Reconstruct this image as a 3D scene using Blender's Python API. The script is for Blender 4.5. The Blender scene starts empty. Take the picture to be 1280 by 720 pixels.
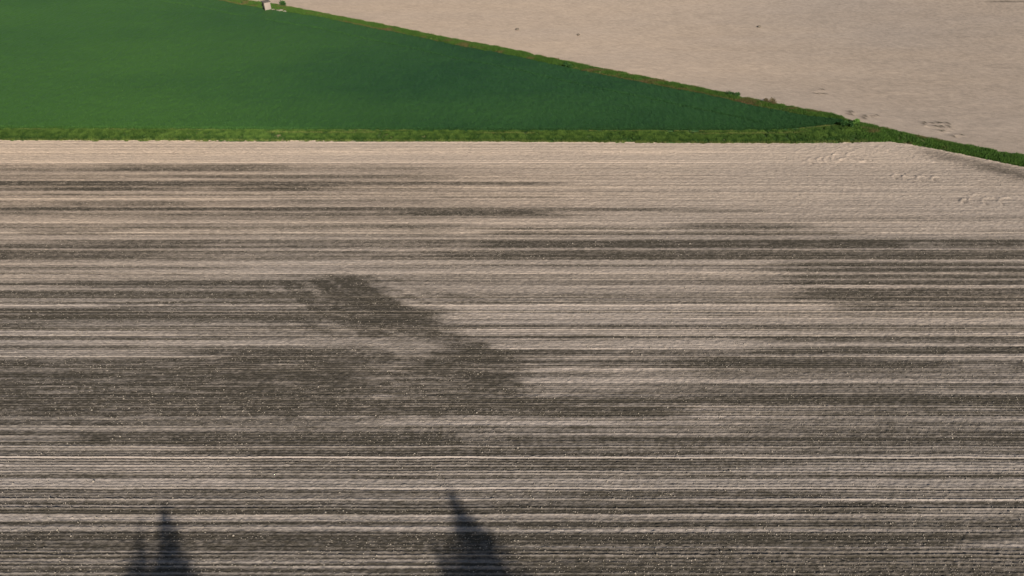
import bpy, math, random
import numpy as np
from mathutils import Vector, Matrix
R = math.radians
rng = np.random.default_rng(7); random.seed(7)
scene = bpy.context.scene
C = scene.collection

# ------------------------------------------------------------------ camera
PITCH, CAMH, F = R(38.4), 50.0, 853.33
cam_d = bpy.data.cameras.new('camera'); cam = bpy.data.objects.new('camera', cam_d); C.objects.link(cam)
cam.location = (0, 0, CAMH); cam.rotation_euler = (R(90) - PITCH, 0, 0)
cam_d.lens = 24; cam_d.sensor_width = 36; cam_d.clip_end = 6000
scene.camera = cam
cp, sp = math.cos(PITCH), math.sin(PITCH)
def ground(px, py, z=0.0):
    """photo pixel (1280x720) -> point on the plane z"""
    px = np.asarray(px, float); py = np.asarray(py, float)
    u = (px - 640) / F; v = (360 - py) / F
    dy = cp + v * sp; dz = -sp + v * cp
    t = (z - CAMH) / dz
    return u * t, dy * t
def topix(x, y):
    depth = y * cp + CAMH * sp; up = y * sp - CAMH * cp
    return 640 + F * x / depth, 360 - F * up / depth

# ------------------------------------------------------------------ noise
TAB = rng.random((8, 256, 256))
def vn(x, y, s=0):
    t = TAB[s % 8]
    xi = np.floor(x); yi = np.floor(y); fx = x - xi; fy = y - yi
    fx = fx * fx * (3 - 2 * fx); fy = fy * fy * (3 - 2 * fy)
    xi = xi.astype(np.int64) + 31 * s; yi = yi.astype(np.int64) + 57 * s
    a = t[yi & 255, xi & 255]; b = t[yi & 255, (xi + 1) & 255]
    c = t[(yi + 1) & 255, xi & 255]; d = t[(yi + 1) & 255, (xi + 1) & 255]
    return (a * (1 - fx) + b * fx) * (1 - fy) + (c * (1 - fx) + d * fx) * fy
def fbm(x, y, s=0, o=4):
    r = 0; a = 1; n = 0
    for i in range(o):
        r = r + a * vn(x * 2 ** i + 13.7 * i, y * 2 ** i + 7.1 * i, s + i); n += a; a *= .5
    return r / n
def sstep(a, b, x):
    t = np.clip((x - a) / (b - a), 0, 1); return t * t * (3 - 2 * t)

# ------------------------------------------------------------------ mesh helpers
def mesh_obj(name, co, faces, m=None, parent=None, attrs=None, smooth=True, n=None):
    me = bpy.data.meshes.new(name)
    co = np.asarray(co, np.float32); faces = np.asarray(faces, np.int32)
    k = faces.shape[1]
    me.vertices.add(len(co)); me.vertices.foreach_set('co', co.ravel())
    me.loops.add(faces.size); me.loops.foreach_set('vertex_index', faces.ravel())
    me.polygons.add(len(faces)); me.polygons.foreach_set('loop_start', np.arange(0, faces.size, k, dtype=np.int32))
    me.update(calc_edges=True)
    if smooth: me.polygons.foreach_set('use_smooth', np.ones(len(faces), bool))
    for an, av in (attrs or {}).items():
        me.attributes.new(an, 'FLOAT', 'POINT').data.foreach_set('value', np.asarray(av, np.float32).ravel())
    me.validate()
    o = bpy.data.objects.new(name, me); C.objects.link(o)
    if m: me.materials.append(m)
    if parent: o.parent = parent
    return o
def grid_faces(nr, nc):
    i = np.arange(nr - 1)[:, None] * nc + np.arange(nc - 1)[None, :]
    return np.stack([i, i + 1, i + nc + 1, i + nc], -1).reshape(-1, 4)
def tag(o, label=None, cat=None, group=None, kind=None):
    if label: o['label'] = label
    if cat: o['category'] = cat
    if group: o['group'] = group
    if kind: o['kind'] = kind
    return o
def empty(name, loc, rz=0):
    o = bpy.data.objects.new(name, None); C.objects.link(o); o.location = loc; o.rotation_euler.z = rz; return o

# ------------------------------------------------------------------ materials
def new_mat(name, rough=1.0, spec=0.15):
    m = bpy.data.materials.new(name); m.use_nodes = True
    b = m.node_tree.nodes['Principled BSDF']
    b.inputs['Roughness'].default_value = rough; b.inputs['Specular IOR Level'].default_value = spec
    return m, m.node_tree, b
def nd(t, typ, **kw):
    n = t.nodes.new(typ)
    for k, v in kw.items(): setattr(n, k, v)
    return n
def math_n(t, op, a, b=None, clamp=False):
    n = nd(t, 'ShaderNodeMath', operation=op, use_clamp=clamp)
    for i, v in enumerate((a, b)):
        if v is None: continue
        if isinstance(v, (int, float)): n.inputs[i].default_value = v
        else: t.links.new(v, n.inputs[i])
    return n.outputs[0]
def mixc(t, f, a, b, bt='MIX'):
    n = nd(t, 'ShaderNodeMix', data_type='RGBA', blend_type=bt)
    for i, v in ((0, f), (6, a), (7, b)):
        if isinstance(v, (int, float)): n.inputs[i].default_value = v
        elif isinstance(v, tuple): n.inputs[i].default_value = (*v, 1)
        else: t.links.new(v, n.inputs[i])
    return n.outputs[2]
def noise(t, scale, det=4, rough=.6, vec=None, stretch=None):
    n = nd(t, 'ShaderNodeTexNoise'); n.inputs['Scale'].default_value = scale
    n.inputs['Detail'].default_value = det; n.inputs['Roughness'].default_value = rough
    if vec is None:
        g = nd(t, 'ShaderNodeNewGeometry'); vec = g.outputs['Position']
    if stretch:
        mp = nd(t, 'ShaderNodeMapping'); mp.inputs['Scale'].default_value = stretch
        t.links.new(vec, mp.inputs[0]); vec = mp.outputs[0]
    t.links.new(vec, n.inputs['Vector']); return n.outputs[0]
def attr(t, name):
    a = nd(t, 'ShaderNodeAttribute', attribute_name=name); return a.outputs['Fac']

WET, DRY, TAN = (.052, .045, .034), (.325, .279, .238), (.455, .348, .252)
def soil_mat(name, use_attr=True, dry=.7, bumpd=.08, streak=.3):
    m, t, b = new_mat(name, 1, .05)
    st = noise(t, 1, 5, .65, stretch=(.012, 3.6, 1))      # drill row streaks
    fine = noise(t, 9, 4, .7, stretch=(.6, 1, 1))
    if use_attr: d = attr(t, 'dry'); tn = attr(t, 'tan')
    else:
        big = noise(t, .03, 4, .6, stretch=(.35, 1, 1))
        d = math_n(t, 'ADD', math_n(t, 'MULTIPLY', math_n(t, 'SUBTRACT', big, .5), .8), dry); tn = .55
    d = math_n(t, 'ADD', d, math_n(t, 'MULTIPLY', math_n(t, 'SUBTRACT', st, .5), streak if use_attr else .2))
    d = math_n(t, 'ADD', d, math_n(t, 'MULTIPLY', math_n(t, 'SUBTRACT', fine, .5), .7), True)
    hue = noise(t, .07, 3, .5, stretch=(.3, 1.6, 1))
    dryc = mixc(t, tn, DRY, TAN)
    dryc = mixc(t, math_n(t, 'MULTIPLY', hue, .35), dryc, (.32, .278, .25))
    col = mixc(t, d, WET, dryc)
    t.links.new(col, b.inputs['Base Color'])
    bp = nd(t, 'ShaderNodeBump'); bp.inputs['Distance'].default_value = bumpd; bp.inputs['Strength'].default_value = 1
    h = math_n(t, 'ADD', noise(t, 7, 5, .7, stretch=(.7, 1, 1)), math_n(t, 'MULTIPLY', noise(t, 1, 3, .6, stretch=(.1, 7, 1)), .8 * streak / .3))
    t.links.new(h, bp.inputs['Height']); t.links.new(bp.outputs[0], b.inputs['Normal'])
    return m
def leaf_mat(name, a, b_, trans=.25, extra=None, ns=.5):
    """a..b_ chosen by the per-leaf attribute v; extra = straw colour picked by attribute w"""
    m, t, b = new_mat(name, .65, .2)
    v = attr(t, 'v'); big = noise(t, ns, 3, .6)
    f = math_n(t, 'ADD', v, math_n(t, 'MULTIPLY', math_n(t, 'SUBTRACT', big, .5), .9 if ns > .1 else .35), True)
    col = mixc(t, f, a, b_)
    if extra: col = mixc(t, attr(t, 'w'), col, extra)
    t.links.new(col, b.inputs['Base Color'])
    tr = nd(t, 'ShaderNodeBsdfTranslucent'); t.links.new(col, tr.inputs[0])
    mx = nd(t, 'ShaderNodeMixShader'); mx.inputs[0].default_value = trans
    t.links.new(b.outputs[0], mx.inputs[1]); t.links.new(tr.outputs[0], mx.inputs[2])
    t.links.new(mx.outputs[0], t.nodes['Material Output'].inputs[0]); return m
def plain(name, col, var=.3, scale=4, rough=.9, bump=.01):
    m, t, b = new_mat(name, rough, .2)
    n = noise(t, scale, 5, .65)
    t.links.new(mixc(t, n, tuple(c * (1 - var) for c in col), tuple(c * (1 + var) for c in col)), b.inputs['Base Color'])
    bp = nd(t, 'ShaderNodeBump'); bp.inputs['Distance'].default_value = bump
    t.links.new(n, bp.inputs['Height']); t.links.new(bp.outputs[0], b.inputs['Normal']); return m

# ------------------------------------------------------------------ soil moisture map of the ploughed field
# rows: (y0, y1, x0, x1, dryness)  - the streaks of drier and wetter soil left by the drill
MY = np.arange(150, 900, .5); MX = np.arange(-160, 1441, 8.)
L = np.full((len(MY), len(MX)), .62)
YY, XX = np.meshgrid(MY, MX, indexing='ij')
def st(y0, y1, x0, x1, v, a=1.0, ex=45, ey=.8):
    global L
    if x0 <= 0: x0 = -900
    if x1 >= 1280: x1 = 2400
    w = sstep(y0 - ey, y0 + ey, YY) * (1 - sstep(y1 - ey, y1 + ey, YY))
    e = ex * (.5 + TAB[2][int(y0) % 256, int(x1) % 256])
    w = w * sstep(x0 - e, x0 + e, XX) * (1 - sstep(x1 - e, x1 + e, XX)) * a
    L = L * (1 - w) + v * w
E = 1280
for s in [
 (150,205,0,E,.93),(205,262,0,560,.62),(205,300,560,E,.82),(262,300,0,560,.55),(300,326,0,600,.48),(268,300,900,E,.72),
 (326,352,0,E,.68),(352,447,0,430,.42),(352,404,430,E,.70),(404,447,430,E,.52),(447,497,0,420,.19),(447,520,420,900,.48),
 (447,500,880,E,.32),(497,507,0,480,.30),(507,520,0,480,.42),(500,545,880,E,.38),(520,545,0,900,.45),(545,600,0,E,.42),(600,645,0,E,.42),(645,665,0,E,.62),(665,900,0,E,.27),
 (192,194,0,200,.8),(205.5,214,110,350,.36),(206,214,0,130,.52),(214,219,330,640,.66),(216,217.5,0,430,.95),(219,222.5,190,520,.42),
 (219,226,0,160,.66),(223,225,170,260,.95),(226.5,234,0,430,.36),(234,238.5,60,200,.4),(234,238.5,290,400,.35),(227.5,231.5,430,700,.42),(231.5,233,600,900,.7),
 (239,241,0,560,.85),(242,244.5,50,420,.5),(246,248.5,540,700,.5),(248,251,0,330,.9),(252.5,256.5,60,240,.4),(257,259,250,560,.85),
 (260,264,0,870,.28),(264,268,0,60,.35),(262,269,500,690,.3),(262,266,850,960,.5),(268,273,560,730,.5),(273,274.5,100,400,.42),(275.5,279,0,E,.84),(279,285,850,1010,.42),
 (281,285,0,250,.42),(285,287.5,600,1000,.35),(288,294,30,150,.32),(288,294,150,400,.5),(290,294,600,1080,.33),(295.5,299.5,0,E,.84),(300,305.5,80,280,.34),
 (301,310.5,600,1140,.2),(301,310.5,1140,E,.36),(301,302.5,1100,E,.2),(306,311,0,260,.25),(308,311,280,430,.32),(311,312.5,0,E,.74),(313,320,0,240,.3),(314,319,240,480,.34),
 (313,325,540,E,.21),(320,323.5,0,210,.22),(322,324,200,700,.35),(326,331,0,980,.84),(326,328,980,E,.6),(328,333,980,E,.25),(333,336.5,0,300,.45),(336,341,960,E,.2),
 (338,340,0,330,.85),(341,343,0,250,.5),(343,350,0,110,.85),(347,350.5,100,400,.84),(342,344,960,E,.55),(344,349,980,E,.24),(349.5,351.5,900,E,.6),
 (351,361,80,430,.27),(352,357,980,E,.24),(357,359.5,950,E,.52),(360,374,990,E,.26),(362,363,0,420,.9),(364,372,0,430,.2),(373,377,0,280,.68),(375,389,1040,E,.25),
 (377,379,0,420,.22),(377.5,381,510,E,.33),(381,385,0,130,.78),(382,397,520,860,.74),(387,390,150,400,.68),(390,398,40,430,.26),(391,397,860,E,.48),(398,404.5,520,E,.86),
 (399,404,0,430,.26),(404,412,0,60,.2),(405,408,540,E,.3),(408,414,900,E,.3),(413.5,416,0,180,.92),(416,420,0,230,.68),(416.5,418,600,E,.92),(419.5,421,780,E,.85),
 (421,429,940,E,.2),(425,432,0,430,.66),(427,429,0,60,.85),(429,432,900,E,.48),(433,436,0,430,.25),(433,443,940,E,.22),(436.5,446,0,240,.66),(436,446,240,430,.38),
 (443,444,1150,E,.6),(446,466,850,1110,.24),(455,461,1190,1262,.72),(462.5,464,0,420,.45),(466,474,880,E,.3),(474,479,640,E,.74),(480,489,850,E,.3),(489,493,1180,E,.56),
 (493,502,900,E,.28),(495.5,497.5,0,480,.6),(503,509,900,1180,.4),(510,513.5,1180,1265,.78),(514,522,1000,E,.28),(508,522,640,850,.05),
 (512,515,0,240,.62),(523,532,470,760,.62),(540,556,90,570,.17),(540,545,0,90,.4),(545,553,620,1100,.26),(557,563,0,240,.6),(557,570,240,900,.32),(564,569.5,0,700,.22),
 (570.5,573.5,0,E,.84),(574,583,640,1000,.26),(574,590,0,300,.58),(584,590,900,E,.56),(594,597,0,E,.25),(598,609,0,E,.78),(609,613,0,640,.66),(613,621,0,640,.36),
 (613,626,640,1050,.28),(613,626,1050,E,.45),(626,644,0,E,.27),(632,634,0,620,.7),(645,652,0,620,.78),(643,651,620,1000,.66),(630,662,1130,E,.56),(652.5,656,0,E,.2),
 (657,664,0,600,.76),(657,662,640,E,.3),(662,664.5,500,E,.8),(666,690,0,640,.18),(666,683,640,1215,.12),(666,683,1215,E,.4),(683.5,685,640,E,.75),(689.5,691,0,500,.62),
 (692,705,0,640,.36),(700,716,640,E,.22),(705.5,707.5,0,640,.12),(708,712,0,640,.62),(716.5,718.5,0,E,.5),(724,735,0,E,.5),(760,790,0,E,.5)]:
    st(*s)
gx_, gy_ = ground(XX, YY)
g = fbm(gx_ / 75, gy_ / .55, 7, 3) - .5; g2 = fbm(gx_ / 45 + 5, gy_ / .22, 1, 2) - .5
L = np.clip(L + (g * .9 + g2 * .6) * np.interp(gy_, [25, 60, 88, 99], [1, 1, .5, .12]) * np.clip(L * 3, .25, 1) * (1 - .85 * sstep(290, 215, YY) * sstep(760, 1000, XX)), .02, 1)
# the slanting wet hollow in the middle of the field
wx = XX + 26 * (fbm(XX / 50, YY / 3.2, 1, 4) - .5) * 2
wy = YY + 5 * (fbm(XX / 30, YY / 9, 5, 3) - .5) * 2
redge = np.interp(wy, [325,338,352,366,380,386,400,410,430,445,462,470,480,492,504,512,518,523], [380,440,468,500,522,542,540,560,600,640,668,650,655,660,690,745,800,810])
ledge = np.interp(wy, [325,345,366,380,395,410,425,440,450,523], [400,385,405,392,375,400,450,430,200,-300])
w = sstep(-24, 20, redge - wx) * sstep(-60, 50, wx - ledge) * sstep(334, 350, wy) * (1 - sstep(517, 524, wy))
al = (XX * .9 + YY * .75 * .9); pe = (YY * .9 - XX * .42) + 6 * np.sin(XX / 60)      # combed marks running down the hollow
mo = .5 * fbm(al / 60, pe / 5, 3, 4) + .5 * fbm(XX / 40, YY / 2.5, 4, 3)
w *= .58 + .42 * sstep(.36, .54, mo)
L = L * (1 - w) + .10 * w
bl = np.exp(-(((wx - 500) / 52) ** 2 + ((wy - 434) / 13) ** 2)) + .8 * np.exp(-(((wx - 405) / 60) ** 2 + ((wy - 426) / 6) ** 2)) \
   + .45 * np.exp(-(((wx - 570) / 36) ** 2 + ((wy - 491) / 4) ** 2)) + .6 * np.exp(-(((wx - 505) / 30) ** 2 + ((wy - 480.5) / 1.3) ** 2))
bl = np.clip(bl * (.4 + 1.3 * fbm(al / 26, pe / 3, 6, 4)), 0, 1)
L = L * (1 - bl) + .62 * bl
# curved tillage strokes sweeping round and down through the hollow
tt = np.clip(((XX - 400) * 270 + (YY - 350) * 2 * 250) / (270 ** 2 + 250 ** 2), -.25, 1.15)
dd = np.hypot(XX - (400 + 270 * tt), (YY - (350 + 125 * tt)) * 2.0)
ra = np.hypot(XX - 640, (YY - 300) * 2.1); an = np.arctan2((YY - 300) * 2.1, XX - 640)
sw = fbm(ra / 7.5, an * 2.6 + 5, 4, 3) - .5; sw2 = fbm(XX / 45, YY / 1.7, 2, 3) - .5
mk = np.exp(-(dd / 100) ** 2) * sstep(340, 362, YY) * sstep(-.25, 0, tt)
L = np.clip(L + mk * (sw * .75 + sw2 * .25), .02, 1)
# drier crumbs and streaks breaking up the wide wet band on the left
mb = sstep(440, 452, YY) * (1 - sstep(495, 515, YY)) * (1 - sstep(480, 700, XX))
L = np.clip(L + mb * (.55 * np.clip(fbm(XX / 70, YY / 1.6, 6, 4) - .47, 0, 1) * 2 + .3 * np.clip(fbm(XX / 22, YY / 5, 3, 3) - .5, 0, 1)), .02, 1)
# wet strip along the headland at the far right
d = (YY - np.interp(XX, [1130, 1200, 1280, 1440], [186, 200, 219, 250])) / np.interp(XX, [1130, 1280], [7, 8])
wr = np.exp(-d * d) * sstep(1125, 1175, XX) * (.45 + .8 * fbm(XX / 18, YY / 5, 4, 3))
L = L * (1 - wr) + .38 * wr
def dryness(x, y):
    px, py = topix(x, y + .12 * (vn(x / 9, y / 1.5, 4) - .5))
    gx = np.clip((px - MX[0]) / 8, 0, len(MX) - 1.001); gy = np.clip((py - MY[0]) / .5, 0, len(MY) - 1.001)
    xi = gx.astype(int); yi = gy.astype(int); fx = gx - xi; fy = gy - yi
    v = (L[yi, xi] * (1 - fx) + L[yi, xi + 1] * fx) * (1 - fy) + (L[yi + 1, xi] * (1 - fx) + L[yi + 1, xi + 1] * fx) * fy
    # ragged patches: moisture drifts along the rows
    n = fbm(x / 14 + 3, y / .42, 2, 3) - .5
    n2 = fbm(x / 3.2, y / .8 + 9, 5, 3) - .5
    amp = .5 * np.clip(v * (1.15 - v) * 4, .12, 1) * np.interp(y, [25, 75, 98, 101], [1, .9, .35, .25])
    v = v - np.interp(py, [204, 212, 400, 720], [0, .10, .06, .06])
    v = v + n * amp * .3 + n2 * .22 * np.clip(1.1 - v, .1, 1); return .5 * v + .5 * sstep(.05, .95, v)
def tanness(x, y):
    return np.clip(sstep(38, 100, y) * .8 - x / 260 * sstep(50, 110, y) + (fbm(x / 30, y / 12, 3, 2) - .5) * .4, 0, 1)  # yellower soil far off; the leftward warmth is flare haze painted into the colour

# ------------------------------------------------------------------ boundaries on the ground
def line(pts):
    a = np.array([ground(p[0], p[1]) for p in pts]).T; o = np.argsort(a[0]); return a[0][o], a[1][o]
near_top = line([(-500,176),(0,175.5),(640,177),(900,179),(1000,179),(1060,178),(1090,177.5),(1112,177),(1140,180.5),(1165,185.5),(1200,192),(1240,200.5),(1280,209),(1450,246),(1700,300)])
strip_top = line([(-500,162),(0,162),(640,164.5),(900,164.5),(980,163),(1040,157),(1055,152)])
diag_low = line([(-700,-60),(-100,-45),(150,-16),(252,-3),(300,7),(340,13.5),(400,22.5),(471,37.5),(516,46),(560,56),(640,71),(751,95),(845,113),(877,119),(952,136),(1010,147),(1055,152),(1090,177),(1112,177)])
diag_top = line([(-700,-68),(-100,-55),(150,-24),(284,-2),(340,5),(400,16.5),(481,32),(559,48),(620,58.5),(740,84),(860,107.5),(960,129),(1042,144),(1080,154),(1150,171),(1200,181),(1280,195),(1450,226),(1700,276)])
yf = lambda ln, x: np.interp(x, *ln)
wob = lambda x, a, s, sd: a * (fbm(x / s, x * 0 + 2.2, sd, 4) - .5) * 2

# ------------------------------------------------------------------ relief
gy1 = np.arange(5, 130, .02); rows1 = np.zeros_like(gy1)
y = 5.0
while y < 130:                                   # drill rows, every one a little different
    sp_ = .27 + .06 * rng.random(); a = .016 + .034 * rng.random() ** 1.5
    if rng.random() < .16: a += .035; 
    rows1 += a * np.exp(-((gy1 - y) / (.085)) ** 2)
    if rng.random() < .12: rows1 -= (.05 + .05 * rng.random()) * np.exp(-((gy1 - y - .14) / .07) ** 2)
    y += sp_
rows1 *= .55 + 1.5 * vn(gy1 / 1.1, gy1 * 0 + 3, 5)
rows1 += .03 * fbm(gy1 / .9, gy1 * 0, 2, 3)
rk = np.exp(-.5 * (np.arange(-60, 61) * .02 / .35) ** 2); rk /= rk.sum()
row_shade = rows1 - np.convolve(np.pad(rows1, 60, mode='edge'), rk, mode='valid')
def arc_ridges(x, y, arcs, hgt):
    h = np.zeros_like(x)
    for (px, py, rx, ry, a0, a1) in arcs:
        for k in np.linspace(0, 1, 16):
            a = R(a0 + (a1 - a0) * k)
            cx, cy = ground(px + rx * math.cos(a), py - ry * math.sin(a))
            s = (.14 + .12 * math.sin(k * 9 + px) ** 2)
            sel = (np.abs(x - cx) < 1.4) & (np.abs(y - cy) < 1.4)
            dd = ((x[sel] - cx) ** 2 + ((y[sel] - cy) * .8) ** 2)
            h[sel] = np.maximum(h[sel], hgt * np.exp(-dd / (s * s))) - .4 * hgt * np.exp(-((x[sel] - cx - .4) ** 2 + (y[sel] - cy) ** 2) / .12) * (h[sel] < .03)
    return h
near_arcs = [(1046,198,7,6,80,250),(1036,200,6,5,90,250),(1026,201,5,4,90,240),(1066,195,8,5,60,290),(1055,202,8,4,80,180),(1076,199,6,3,200,320),(1013,201,4,3,90,250),
             (1134,222,6,3.5,60,220),(1151,223,5,3.5,60,250),(1120,221,5,3,60,220),(1169,224,5,3,60,200),(1221,250,11,7,50,215),(1236,252,9,5,60,220),(1257,252,9,5,60,220),(1205,252,4,3,80,200)]
far_arcs = [(1156,156,3,2.5,30,330),(1166,157,3.5,2.5,-60,120),(1174,157,4,3,-70,110),(1182,158,4,4,-80,100),(1176,163,3,1.5,200,330),(1084,147,4,2,60,250),(1094,146,3,2,30,200),(1030,115,4,3,90,300),(1022,116,3,2,60,270),(1200,171,8,2,60,200),(1064,142,3,2,60,300)]

def near_h(x, y):
    yw = y + .05 * (vn(x / 5, y / 3, 6) - .5) * 2
    r = np.interp(yw, gy1, rows1)
    head = sstep(13, 2, yf(near_top, x) - y) * sstep(20, 55, x)            # turned headland: rows fade out
    amp = (.65 + .7 * vn(x / 22, y / 2.0, 3)) * (1 - .75 * head)
    c = (fbm(x / .36, y / .26, 1, 3) - .5)
    blob = np.clip(vn(x / .22, y / .2, 2) - .72, 0, 1) * (.2 + .5 * vn(x / 6, y / 2, 5))
    c2 = fbm(x / .2, y / .16, 6, 2) - .5
    return r * amp + .075 * c * (1 + .7 * head) + .075 * c2 + .36 * blob

M_soil = soil_mat('ploughed_soil')
NR, NC = 1250, 1100
ty = np.linspace(0, 1, NR)
# row step follows the distance so that near rows are finer
ystep = np.interp(ty, [0, .1, .75, 1], [3, 1.0, 2.1, 3.1]); ys = np.cumsum(ystep); ys = 14 + (ys - ys[0]) / (ys[-1] - ys[0])
u = np.linspace(-1, 1, NC)
X = np.zeros((NR, NC)); Y = np.zeros((NR, NC))
for i in range(NR):
    pass
half = lambda yy: .92 * (yy * cp + CAMH * sp) + 4
yl = 14 + (np.cumsum(ystep) - ystep[0]) / (np.sum(ystep) - ystep[0]) * (101.6 - 14)
Y0 = np.repeat(yl[:, None], NC, 1); X = u[None, :] * half(Y0)
# squeeze the last rows so the sheet ends on the field edge
lim = yf(near_top, X) + wob(X, .35, 1.3, 2) + wob(X, .2, .35, 3)
Y = 14 + (Y0 - 14) * 1.0
Y = np.where(Y > lim, lim + (Y - lim) * .004, Y)
far_ok = lim > 101.6
blend = sstep(96, 101.6, Y0); Y = np.where(far_ok, Y0 + blend * (lim - 101.6), Y)
AR = arc_ridges(X, Y, near_arcs, .10); Z = near_h(X, Y) + AR * (.4 + 1.2 * vn(X / .3, Y / .3, 4))
Dm = dryness(X, Y)
head_ = sstep(13, 2, yf(near_top, X) - Y) * sstep(20, 55, X)
Dm = Dm + np.interp(Y + .05 * (vn(X / 5, Y / 3, 6) - .5) * 2, gy1, row_shade) * (1 - .8 * head_) * 4.8 * (.35 + 1.1 * vn(X / 17, Y / .7, 7)) * np.interp(Y, [60, 95], [1, .5])  # furrow shade painted into the soil colour: grooves darker, row tops lighter
Dm = Dm + (vn(X / .3, Y / .22, 5) - .5) * .3
arcm = np.zeros_like(Dm)
edge = sstep(.8, .1, lim - Y)
Dm = np.clip(Dm + .25 * edge - 9 * np.clip(-AR, 0, 1) + .5 * np.clip(AR, 0, 1), 0, 1)  # wheel arcs: groove shade put into the colour, ridges lightened
f = grid_faces(NR, NC)
o = mesh_obj('ploughed_field', np.stack([X, Y, Z], -1).reshape(-1, 3), f, M_soil, attrs={'dry': Dm, 'tan': tanness(X, Y)})  # 'dry' also carries the furrow and wheel-arc shade painted into the soil colour
tag(o, kind='structure')

# the land around, one sheet to the horizon
M_ground = soil_mat('open_soil', False, .75)
g = np.concatenate([-np.geomspace(2600, 60, 24), np.linspace(-50, 50, 9), np.geomspace(60, 2600, 24)])
GX, GY = np.meshgrid(g, g); GZ = -.28 - .0 * GX
o = mesh_obj('ground', np.stack([GX, GY, GZ], -1).reshape(-1, 3), grid_faces(len(g), len(g)), M_ground); tag(o, kind='structure')

# far harrowed field beyond the slanting verge
nr, nc = 620, 900
u = np.linspace(0, 1, nc)
v = np.linspace(0, 1, nr) ** 1.7
bx = -190 + 480 * u
by = yf(diag_top, bx) + wob(bx, .5, 2.0, 4) - .6
X = np.repeat(bx[None], nr, 0); Y = by[None] + v[:, None] * (460 - by[None])
Z = .05 + .11 * (fbm(X / .9, Y / .8, 1, 3) - .5) + .02 * (vn(X / 9, Y / .6, 3) - .5) 
AF = arc_ridges(X, Y, far_arcs, .22); Z = Z + AF
px, py = topix(X, Y)
Df = np.clip(.90 + .13 * (fbm(X / 60, Y / 6, 2, 4) - .5) + .12 * (fbm(X / 3, Y / 3, 5, 2) - .5) - .18 * sstep(700, 1280, px), 0, 1)
Df += 2 * np.clip(AF, 0, 1) * 0 - 6 * np.clip(AF, 0, .1) * (vn(X / .8, Y / .8, 2) > .35) + .22 * (rng.random(X.shape) - .5)  # shadow marks of the far wheel arcs painted into the soil colour
Df -= .5 * np.exp(-((py - 2.2) / .9) ** 2) * sstep(1215, 1250, px)
tf = np.clip(1.05 - .35 * sstep(400, 1150, px) + .5 * (fbm(X / 40, Y / 15, 3, 3) - .5), 0, 1)
o = mesh_obj('harrowed_field', np.stack([X, Y, Z], -1).reshape(-1, 3), grid_faces(nr, nc), soil_mat('harrowed_soil', True, bumpd=.09, streak=.07), attrs={'dry': Df, 'tan': tf}); tag(o, kind='structure')  # 'dry' also carries the painted shadow marks of the far wheel arcs

# ------------------------------------------------------------------ loose clods
def clods(name, x, y, z, s, mat, label):
    n = len(x)
    base = np.array([(1,0,0),(-1,0,0),(0,1,0),(0,-1,0),(0,0,1),(0,0,-1)], float)
    fc = np.array([(0,2,4),(2,1,4),(1,3,4),(3,0,4),(2,0,5),(1,2,5),(3,1,5),(0,3,5)])
    v = base[None] * (s[:, None, None] * (.6 + .8 * rng.random((n, 6, 1))))
    a = rng.random(n) * 6.28; ca, sa = np.cos(a)[:, None], np.sin(a)[:, None]
    vx = v[..., 0] * ca - v[..., 1] * sa; vy = v[..., 0] * sa + v[..., 1] * ca
    co = np.stack([vx + x[:, None], vy + y[:, None], v[..., 2] * .8 + z[:, None] + s[:, None] * .25], -1).reshape(-1, 3)
    fs = (fc[None] + (np.arange(n) * 6)[:, None, None]).reshape(-1, 3)
    o = mesh_obj(name, co, fs, mat, smooth=False); return tag(o, label, kind='stuff')
n = 85000
yy = 20 + 80 * rng.random(n) ** 1.25; xx = (rng.random(n) * 2 - 1) * half(yy)
dens = vn(xx / 8, yy / .7, 3) * .6 + vn(xx / 3, yy / 2, 5) * .5
k = (dens > .42) & (yy < yf(near_top, xx) - .4); xx, yy = xx[k], yy[k]
s = .022 + .034 * rng.random(len(xx)) ** 2 + .06 * rng.random(len(xx)) ** 22
clods('soil_clods', xx, yy, near_h(xx, yy), s, plain('dry_clod', (.29, .25, .20), .45, 1.2), 'small pale dry soil clods scattered over the striped ploughed field')

# ------------------------------------------------------------------ green sheets and blades
def blades(name, x, y, z, h, wd, mat, v, w=None, lean=.35):
    n = len(x); a = rng.random(n) * 6.28
    dx, dy = np.cos(a) * wd / 2, np.sin(a) * wd / 2
    la = rng.random(n) * 6.28; ll = h * lean * rng.random(n)
    p0 = np.stack([x - dx, y - dy, z], -1); p1 = np.stack([x + dx, y + dy, z], -1)
    p2 = np.stack([x + np.cos(la) * ll, y + np.sin(la) * ll, z + h], -1)
    co = np.stack([p0, p1, p2], 1).reshape(-1, 3)
    at = {'v': np.repeat(v, 3)}
    at['w'] = np.repeat(w if w is not None else v * 0, 3)
    return mesh_obj(name, co, np.arange(n * 3).reshape(-1, 3), mat, attrs=at, smooth=False)

yj = ground(1055, 152)
# standing green cereal: canopy sheet with soft waves, plus leaf tips
M_crop = leaf_mat('cereal_leaf', (.0125, .046, .0145), (.030, .090, .023), .12, (.056, .135, .022), .06)
def crop_tone(x, y):   # flare glow painted into the crop colour: lighter, yellower towards the left
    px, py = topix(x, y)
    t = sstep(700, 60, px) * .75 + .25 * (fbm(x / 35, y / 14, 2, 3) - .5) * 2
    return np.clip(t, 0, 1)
def crop_z(x, y):
    return .34 + .10 * (fbm(x / 1.6, y / 1.2, 1, 3) - .5) + .20 * (fbm(x / .45, y / 1.3, 4, 2) - .5) 
nc, nr = 1100, 420
bx = -175 + (float(yj[0]) + 175) * np.linspace(0, 1, nc)
lo = yf(strip_top, bx) + wob(bx, .25, .9, 5); hi = np.maximum(yf(diag_low, bx) + wob(bx, .4, 1.5, 6), lo + .02)
v = np.linspace(0, 1, nr) ** 1.35
X = np.repeat(bx[None], nr, 0); Y = lo[None] + v[:, None] * (hi - lo)[None]
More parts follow.
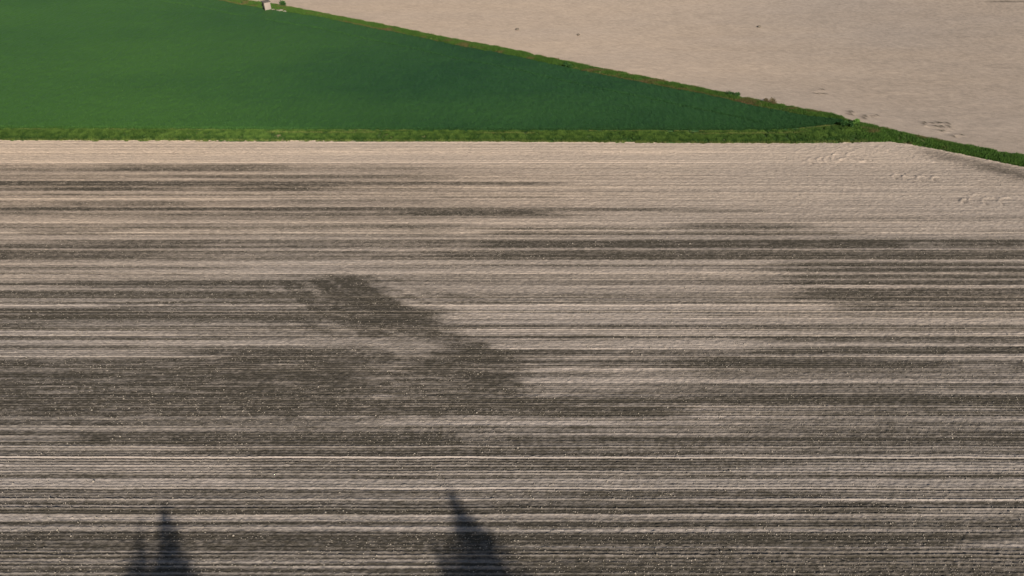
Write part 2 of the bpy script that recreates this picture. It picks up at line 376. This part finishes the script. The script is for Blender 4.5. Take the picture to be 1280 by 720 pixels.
Z = crop_z(X, Y); 
# parallel drill / tramline marks following the slanting edge
dist = (hi[None] - Y)
Z -= .16 * np.exp(-((dist - 7.5) / .35) ** 2) * sstep(.3, .5, vn(X / 12, Y * 0, 2))
Z = Z * (.25 + .75 * sstep(0, .9, Y - lo[None])); Z[0] = -.1; Z[-1] = -.1
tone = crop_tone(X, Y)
va = np.clip(.35 + .5 * (fbm(X / 2.5, Y / 2.5, 3, 3) - .5) + .35 * (fbm(X / 20, Y / 5, 6, 3) - .5) * .4, 0, 1)
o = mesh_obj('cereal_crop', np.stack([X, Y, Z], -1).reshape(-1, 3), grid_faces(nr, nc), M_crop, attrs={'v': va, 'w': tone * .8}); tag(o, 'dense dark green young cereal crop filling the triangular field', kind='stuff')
n = 420000
xx = -150 + (float(yj[0]) + 150) * rng.random(n); q = rng.random(n) ** 1.6
l2 = yf(strip_top, xx); h2 = yf(diag_low, xx); yy = l2 + q * (h2 - l2); k = (h2 - l2 > .3) & (np.abs(xx) < half(yy) * .92); xx, yy = xx[k], yy[k]
vv = np.clip(.2 + .75 * rng.random(len(xx)) + .3 * (fbm(xx / 20, yy / 5, 6, 3) - .5), 0, 1)
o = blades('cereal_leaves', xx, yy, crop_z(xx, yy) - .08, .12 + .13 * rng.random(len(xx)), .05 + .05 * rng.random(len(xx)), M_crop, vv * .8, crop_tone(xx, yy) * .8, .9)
tag(o, 'leaf tips of the dark green young cereal crop', kind='stuff')

# verge bank base (low grassy bank) under the grass
M_turf = leaf_mat('turf', (.025, .05, .012), (.05, .09, .02), 0, (.20, .17, .08), .6)
def bank_z(x, y, lo, hi):
    t = np.clip((y - lo) / np.maximum(hi - lo, .1), 0, 1)
    return np.sin(np.pi * t) ** .9 * .35 - .10 + .15 * (fbm(x / 1.2, y / 1.2, 1, 3) - .5)
def strip(name, x0, x1, loL, hiL, nc, nr, ll=0, hh=0):
    bx = np.linspace(x0, x1, nc); lo = yf(loL, bx) - .25 + ll; hi = np.maximum(yf(hiL, bx) + .3, lo + .3)
    X = np.repeat(bx[None], nr, 0); Y = lo[None] + np.linspace(0, 1, nr)[:, None] * (hi - lo)[None]
    Z = bank_z(X, Y, lo[None], hi[None]); Z[0] = -.25; Z[-1] = -.25
    va = fbm(X / .8, Y / .8, 3, 3)
    o = mesh_obj(name, np.stack([X, Y, Z], -1).reshape(-1, 3), grid_faces(nr, nc), M_turf, attrs={'v': va, 'w': sstep(.6, .8, fbm(X / 2, Y / 1, 5, 3))}); return tag(o, kind='structure')
yj = ground(1055, 152)
strip('headland_verge', -150, yj[0] + .6, near_top, strip_top, 700, 26)
# slanting verge: between crop (or near field) and the far field
bx = np.linspace(-190, 190, 1100)
dl = np.array(diag_low[0]); 
def low_line(x):  # lower limit: crop edge left of the corner, near field right of it
    return np.where(x < yj[0], yf(diag_low, x), yf(near_top, x))
lo = low_line(bx) - .25; hi = yf(diag_top, bx) + .4
nr = 40; X = np.repeat(bx[None], nr, 0); Y = lo[None] + np.linspace(0, 1, nr)[:, None] * (hi - lo)[None]
Z = bank_z(X, Y, lo[None], hi[None]) * 1.3; Z[0] = -.25; Z[-1] = -.25
va = fbm(X / .9, Y / .9, 3, 3)
o = mesh_obj('slanting_verge', np.stack([X, Y, Z], -1).reshape(-1, 3), grid_faces(nr, len(bx)), M_turf, attrs={'v': va, 'w': sstep(.55, .75, fbm(X / 3, Y / 1.2, 5, 3))}); tag(o, kind='structure')

M_grass = leaf_mat('verge_grass_leaf', (.028, .070, .012), (.115, .19, .034), .2, (.26, .25, .08), .9)
M_rank = leaf_mat('rank_grass_leaf', (.025, .070, .012), (.078, .15, .023), .2, (.15, .095, .045), .5)
n = 330000
xx = -95 + (yj[0] + 96) * rng.random(n) ** .9; t = rng.random(n)
lo = yf(near_top, xx); hi = yf(strip_top, xx) + .3; yy = lo - .15 + t * (hi - lo + .3)
cl = fbm(xx / .7, yy / .7, 2, 3); k = cl + .25 * rng.random(len(xx)) > .48; xx, yy, t, cl = xx[k], yy[k], t[k], cl[k]
jut = wob(xx, .5, .5, 3) ; k = (yy - yf(near_top, xx)) > jut * .6; xx, yy, t, cl = xx[k], yy[k], t[k], cl[k]
pale = np.exp(-((t - .93) / .06) ** 2) * sstep(.35, .6, vn(xx / 5, xx * 0, 4)) + np.exp(-((t - .6) / .05) ** 2) * sstep(.45, .7, vn(xx / 9, xx * 0, 6)) * .7 + .5 * sstep(.12, .02, t)
dark = sstep(.3, .1, t)  # thin shade along the soil edge, painted into the blade colour
o = blades('headland_grass', xx, yy, bank_z(xx, yy, lo[0] if 0 else yf(near_top, xx) - .5, yf(strip_top, xx) + .3) - .05, .15 + .3 * cl * rng.random(len(xx)) + .1, .06 + .06 * rng.random(len(xx)), M_grass,
           np.clip(-.05 + .45 * rng.random(len(xx)) + 1.6 * (cl - .35) - .3 * dark, 0, 1), np.clip(pale * rng.random(len(xx)) * 1.2, 0, .8), .6)
tag(o, 'bright green rough grass strip between ploughed soil and cereal crop', kind='stuff')
n = 420000
xx = -120 + 300 * rng.random(n) ; t = rng.random(n)
lo = low_line(xx); hi = yf(diag_top, xx); yy = lo - .1 + t * (hi - lo + .3)
cl = fbm(xx / 1.1, yy / .9, 4, 3); k = (cl + .3 * rng.random(n) > .47) & (np.abs(xx) < half(yy)); xx, yy, t, cl = xx[k], yy[k], t[k], cl[k]
jut = wob(xx, .7, .8, 5); k = ((yf(diag_top, xx) - yy) > jut * .7); xx, yy, t, cl = xx[k], yy[k], t[k], cl[k]
px, py = topix(xx, yy)
brown = sstep(.80, .97, t) * sstep(1120, 1050, px) * .5 + .7 * sstep(.58, .75, fbm(xx / 3.5, yy / 1.3, 5, 3)) * sstep(1200, 1150, px)
paleg = np.exp(-((t - .1) / .07) ** 2) * sstep(.35, .6, vn(xx / 7, xx * 0, 4)) * sstep(1050, 900, px) * .6
o = blades('slanting_verge_grass', xx, yy, bank_z(xx, yy, low_line(xx) - .6, yf(diag_top, xx) + .4) * 1.3 - .05, .2 + .5 * cl * rng.random(len(xx)), .07 + .08 * rng.random(len(xx)), M_rank,
           np.clip(.2 + .75 * rng.random(len(xx)) * (.5 + cl) + .15 * sstep(700, 300, px), 0, 1), np.clip((brown * (.4 + rng.random(len(xx)) * .9) + paleg), 0, .95), .6)
tag(o, 'rank green and brown grass on the slanting verge between fields', kind='stuff')

# ------------------------------------------------------------------ shrubs
def leaf_quads(cx, cy, cz, s):
    n = len(cx); a = rng.normal(size=(n, 3)); a /= np.linalg.norm(a, axis=1)[:, None]
    b = np.cross(a, rng.normal(size=(n, 3))); b /= np.linalg.norm(b, axis=1)[:, None]
    c = np.stack([cx, cy, cz], -1); s = s[:, None]
    co = np.stack([c - a * s, c + b * s * .6, c + a * s, c - b * s * .6], 1).reshape(-1, 3)
    return co, np.arange(n * 4).reshape(-1, 4)
M_bark = plain('bark', (.12, .09, .065), .3, 6, .95)
def tube(pts, r0, r1, k=7):
    pts = np.array(pts, float); n = len(pts); co = []
    for i, p in enumerate(pts):
        d = pts[min(i + 1, n - 1)] - pts[max(i - 1, 0)]; d /= np.linalg.norm(d)
        a = np.cross(d, (0.3, .95, .1)); a /= np.linalg.norm(a); b = np.cross(d, a); r = r0 + (r1 - r0) * i / (n - 1)
        for j in range(k): th = 6.2832 * j / k; co.append(p + r * (math.cos(th) * a + math.sin(th) * b))
    fs = [(i * k + j, i * k + (j + 1) % k, (i + 1) * k + (j + 1) % k, (i + 1) * k + j) for i in range(n - 1) for j in range(k)]
    return np.array(co), np.array(fs)
def join(parts):
    co, fs, o = [], [], 0
    for c, f_ in parts: co.append(c); fs.append(np.array(f_) + o); o += len(c)
    return np.concatenate(co), np.concatenate(fs)
def shrub(px, py, w, h, mat, label, leaves=900):
    x, y = ground(px, py); w *= .7; h *= .75; t = empty('shrub', (float(x), float(y), .12)); tag(t, label, 'shrub', 'shrubs on the slanting verge')
    st_ = []
    lobes = [(rng.normal() * w * .28, rng.normal() * w * .2, h * (.45 + .3 * rng.random()), w * (.2 + .15 * rng.random())) for _ in range(6)]
    for lx, ly, lz, lr in lobes: st_.append(tube([(0, 0, -.15), (lx * .4, ly * .4, lz * .5), (lx, ly, lz)], .04, .012, 5))
    c, f_ = join(st_); mesh_obj('stem', c, f_, M_bark, t)
    cs = []
    for lx, ly, lz, lr in lobes:
        m_ = leaves // 6; d_ = rng.normal(size=(m_, 3)); d_ /= np.linalg.norm(d_, axis=1)[:, None]; r = lr * (.4 + .7 * rng.random((m_, 1)))
        p = d_ * r; p[:, 2] *= h / w * 1.3; cs.append(p + (lx, ly, lz))
    p = np.concatenate(cs); p[:, 2] = np.maximum(p[:, 2], .03)
    c, f_ = leaf_quads(p[:, 0], p[:, 1], p[:, 2], .06 + .07 * rng.random(len(p)))
    mesh_obj('foliage', c, f_, mat, t, attrs={'v': np.repeat(rng.random(len(p)), 4), 'w': np.zeros(len(c))}, smooth=False)
M_dk = leaf_mat('shrub_leaf_dark', (.02, .06, .015), (.05, .12, .025), .2)
M_lt = leaf_mat('shrub_leaf_light', (.07, .15, .025), (.13, .25, .05), .2)
M_br = leaf_mat('shrub_leaf_brown', (.10, .08, .035), (.17, .13, .06), .2)
shrub(1057, 160, 2.3, 1.5, M_dk, 'dark green rounded shrub where the two grass verges meet')
shrub(1068, 156, 1.8, 1.2, M_lt, 'pale green shrub just right of the dark shrub at the verge corner')
shrub(963, 131, 2.6, 1.3, M_br, 'low brownish bush on the upper edge of the slanting verge')
shrub(916, 122, 2.2, 1.2, M_dk, 'small dark bush left of the brownish bush on the slanting verge')
shrub(709, 85, 2.4, 1.2, M_dk, 'dark low bush at the crop side of the slanting verge midway along')
shrub(352, 9, 3.0, 1.7, M_dk, 'dark green shrub right beside the little white hut')
shrub(308, 2, 3.2, 1.6, M_lt, 'light green shrub left of the little white hut at the top edge')

# ------------------------------------------------------------------ hut
def box(x0, x1, y0, y1, z0, z1):
    co = np.array([(x, y, z) for z in (z0, z1) for y in (y0, y1) for x in (x0, x1)], float)
    return co, np.array([(0, 2, 3, 1), (4, 5, 7, 6), (0, 1, 5, 4), (2, 6, 7, 3), (0, 4, 6, 2), (1, 3, 7, 5)])
def bevel(o, w=.02):
    m = o.modifiers.new('bevel', 'BEVEL'); m.width = w; m.segments = 2; return o
hx, hy = ground(334.5, 13.2)
hut = empty('hut', (float(hx), float(hy), .05), R(40)); hut.scale = (.86, .86, .86); tag(hut, 'small white rendered hut with flat dark roof at the verge by the top edge', 'hut')
M_ren = plain('pale_render', (.27, .225, .19), .15, 1.5)
c, f_ = join([box(-.88, .88, -.8, .8, -.3, 2.35)])
bevel(mesh_obj('wall', c, f_, M_ren, hut, smooth=False), .03)
bevel(mesh_obj('roof', *box(-1.05, 1.05, -.98, .98, 2.352, 2.50), plain('roof_felt', (.10, .085, .07), .25, 3), hut, smooth=False))
dr = mesh_obj('shade_door', *box(-.93, -.882, -.6, .6, .19, 2.1), plain('door_shade', (.035, .035, .022), .2, 3), hut, smooth=False)  # door made wide and near-black to stand in for the shaded left side
mesh_obj('shade_door_handle', *box(-.98, -.932, .35, .41, .95, 1.1), plain('shade_door_handle_metal', (.3, .3, .3), .1, 3, .4), dr, smooth=False)
mesh_obj('plinth', *box(-.95, .95, -.87, .87, -.3, .18), plain('plinth_concrete', (.42, .38, .32), .2, 3), hut, smooth=False)

def stone(name, px, py, s, mat, label, cat, group, flat=.7):
    x, y = ground(px, py); me = bpy.data.meshes.new(name)
    import bmesh
    bm = bmesh.new(); bmesh.ops.create_icosphere(bm, subdivisions=3, radius=1)
    sd = rng.random() * 50; ax = .8 + .5 * rng.random(3)
    for v_ in bm.verts:
        p = v_.co; nn = fbm(np.array([p.x * 1.3 + sd]), np.array([p.y * 1.3 + p.z * 1.7 + sd]), 3, 3)[0]
        v_.co = Vector((p.x * ax[0], p.y * ax[1], p.z * flat * ax[2])) * s * (.65 + .7 * nn)
    bm.to_mesh(me); bm.free(); me.materials.append(mat)
    o = bpy.data.objects.new(name, me); C.objects.link(o); o.location = (float(x), float(y), .1 + s * flat * .35); o.rotation_euler.z = rng.random() * 6
    return tag(o, label, cat, group)
M_st = plain('limestone', (.19, .175, .13), .3, 3)
G = 'pale stones beside the hut'
stone('stone', 342, 13.3, .4, M_st, 'pale stone touching the right foot of the white hut', 'stone', G)
stone('stone', 347, 14.3, .32, M_st, 'smallest pale stone in the middle of the row beside the white hut', 'stone', G)
stone('stone', 351.5, 14.8, .58, M_st, 'largest pale stone in the row right of the white hut', 'stone', G)
stone('stone', 356.5, 15.8, .42, M_st, 'pale stone farthest right of the white hut at the crop edge', 'stone', G)
M_dc = plain('dark_clod', (.14, .115, .085), .25, 3)
G = 'dark lumps in the far field'
stone('earth_lump', 646.5, 37.5, .42, M_dc, 'dark earth lump nearest the verge in the pale far field', 'earth lump', G, .6)
stone('earth_lump', 723, 44.2, .38, M_dc, 'middle one of three dark earth lumps in the pale far field', 'earth lump', G, .6)
stone('earth_lump', 948.8, 34.2, .38, M_dc, 'dark earth lump alone far right in the pale far field', 'earth lump', G, .6)

# ------------------------------------------------------------------ trees behind the camera that cast the two shadows
AZ, EL = R(22), R(29)
sun_h = Vector((math.sin(AZ), -math.cos(AZ)))       # towards the sun, on the ground
acr = Vector((math.cos(AZ), math.sin(AZ)))          # to the right across the light
M_tl = leaf_mat('poplar_leaf', (.03, .08, .018), (.07, .14, .03), .12)
def tree(px, py, H, leaders, label):
    tx, ty = ground(px, py); b = Vector((float(tx), float(ty))) + sun_h * (H / math.tan(EL))
    t = empty('poplar_tree', (b.x, b.y, -.1)); tag(t, label, 'tree', 'tall poplars beside the field')
    tr = [tube([(0, 0, -.3), (.1, .05, H * .25), (0, .1, H * .55), (0, 0, H * .8)], .42, .12, 10)]; P = []
    for (a, dp, top, rb, dens) in leaders:
        tip = Vector((acr.x * a + sun_h.x * dp, acr.y * a + sun_h.y * dp, H - top))
        root = Vector((tip.x * .25, tip.y * .25, H * .35))
        tr.append(tube([root, root.lerp(tip, .5) + Vector((tip.x * .15, tip.y * .15, 0)), tip - Vector((0, 0, .3))], .14, .02, 6))
        m_ = int(dens * 1.25); q = rng.random(m_) ** .85; q = q * (H - top - 3.5); ang = rng.random(m_) * 6.2832
        rr = rb * (1 - np.exp(-q / .8)) * (.65 + .6 * vn(q / .7 + a * 5, ang * 1.2, 3)) * np.clip((H - top - 2 - q) / 5, .2, 1) + .10
        rad = rr * np.sqrt(rng.random(m_)) ; z = H - top - q
        kk = np.clip(q / (H * .65), 0, 1); cx_ = tip.x * (1 - kk * .75); cy_ = tip.y * (1 - kk * .75)
        P.append(np.stack([cx_ + np.cos(ang) * rad, cy_ + np.sin(ang) * rad, z], -1))
        tw = []
        for _ in range(14):
            qq = rng.random() * 8; an = rng.random() * 6.28; ra = rb * (1 - math.exp(-qq / 1.5)) * .9
            c0 = Vector((tip.x, tip.y, H - top - qq - 1.2)); tw.append(tube([c0, c0 + Vector((math.cos(an) * ra * .6, math.sin(an) * ra * .6, .8)), c0 + Vector((math.cos(an) * ra, math.sin(an) * ra, 1.9))], .035, .008, 4))
        tr += tw
    c, f_ = join(tr[:1]); mesh_obj('trunk', c, f_, M_bark, t)
    c, f_ = join(tr[1:]); mesh_obj('branches', c, f_, M_bark, t)
    P = np.concatenate(P)
    cl = fbm(P[:, 0] / .5 + 4, P[:, 1] / .5 + P[:, 2] / .6, 2, 2); P = P[cl > .30]
    c, f_ = leaf_quads(P[:, 0], P[:, 1], P[:, 2], .085 + .08 * rng.random(len(P)))
    mesh_obj('crown', c, f_, M_tl, t, attrs={'v': np.repeat(rng.random(len(P)), 4), 'w': np.zeros(len(c))}, smooth=False)
# leaders: across, depth, drop below top, radius, leaves
tree(205, 626, 33, [(0,0,0,.42,6000),(.25,0,.7,.65,8000),(.65,.2,1.1,.8,10000),(-.1,0,1.5,.8,9000),(-1.9,0,.45,.3,3500),(-1.6,0,1.8,.7,7000),(-2.5,0,2.3,.6,5000),
    (-3.1,.2,3.3,.85,7000),(1.6,0,3.2,.85,7000),(2.3,0,4.0,.8,6000),(-.8,0,3.4,1.2,13000),(.2,.5,2.4,1.1,12000),(-3.8,0,4.6,.6,3500)],
     'poplar casting the narrower two-tipped shadow at the bottom left of the field')
tree(560, 608, 34, [(0,0,0,.5,7500),(.4,.2,.9,.75,9000),(1.0,0,1.9,.6,6500),(1.6,.3,2.5,.65,6500),(-.7,.2,1.7,.55,6000),(-1.6,0,2.4,.65,6000),(-2.7,0,2.3,.5,5000),(-2.2,0,3.6,.6,5000),
    (2.4,0,3.7,.75,6000),(.1,0,2.5,1.25,15000),(-3.1,0,4.6,.6,4500),(3.2,0,5.2,.8,4500),(-1.2,.3,3.6,.9,7000)],
     'poplar casting the broader shadow with one tall tip at the bottom middle of the field')

# ------------------------------------------------------------------ light
sd_ = bpy.data.lights.new('sun', 'SUN'); sd_.energy = 5; sd_.angle = R(.8); sd_.color = (1, .92, .82)
so = bpy.data.objects.new('sun', sd_); C.objects.link(so)
dirv = Vector((-sun_h.x * math.cos(EL), -sun_h.y * math.cos(EL), -math.sin(EL)))
so.rotation_euler = dirv.to_track_quat('-Z', 'Y').to_euler()
w = bpy.data.worlds.new('World'); scene.world = w; w.use_nodes = True; t = w.node_tree
sky = t.nodes.new('ShaderNodeTexSky'); sky.sky_type = 'NISHITA'; sky.sun_disc = False
sky.sun_elevation = EL; sky.sun_rotation = math.atan2(sun_h.x, sun_h.y)
t.links.new(sky.outputs[0], t.nodes['Background'].inputs[0]); t.nodes['Background'].inputs[1].default_value = .066; sky.ozone_density = 1; sky.dust_density = 1
scene.render.filter_size = 1.1
vs = scene.view_settings; vs.view_transform = 'Standard'; vs.look = 'None'; vs.exposure = .45; vs.gamma = 1
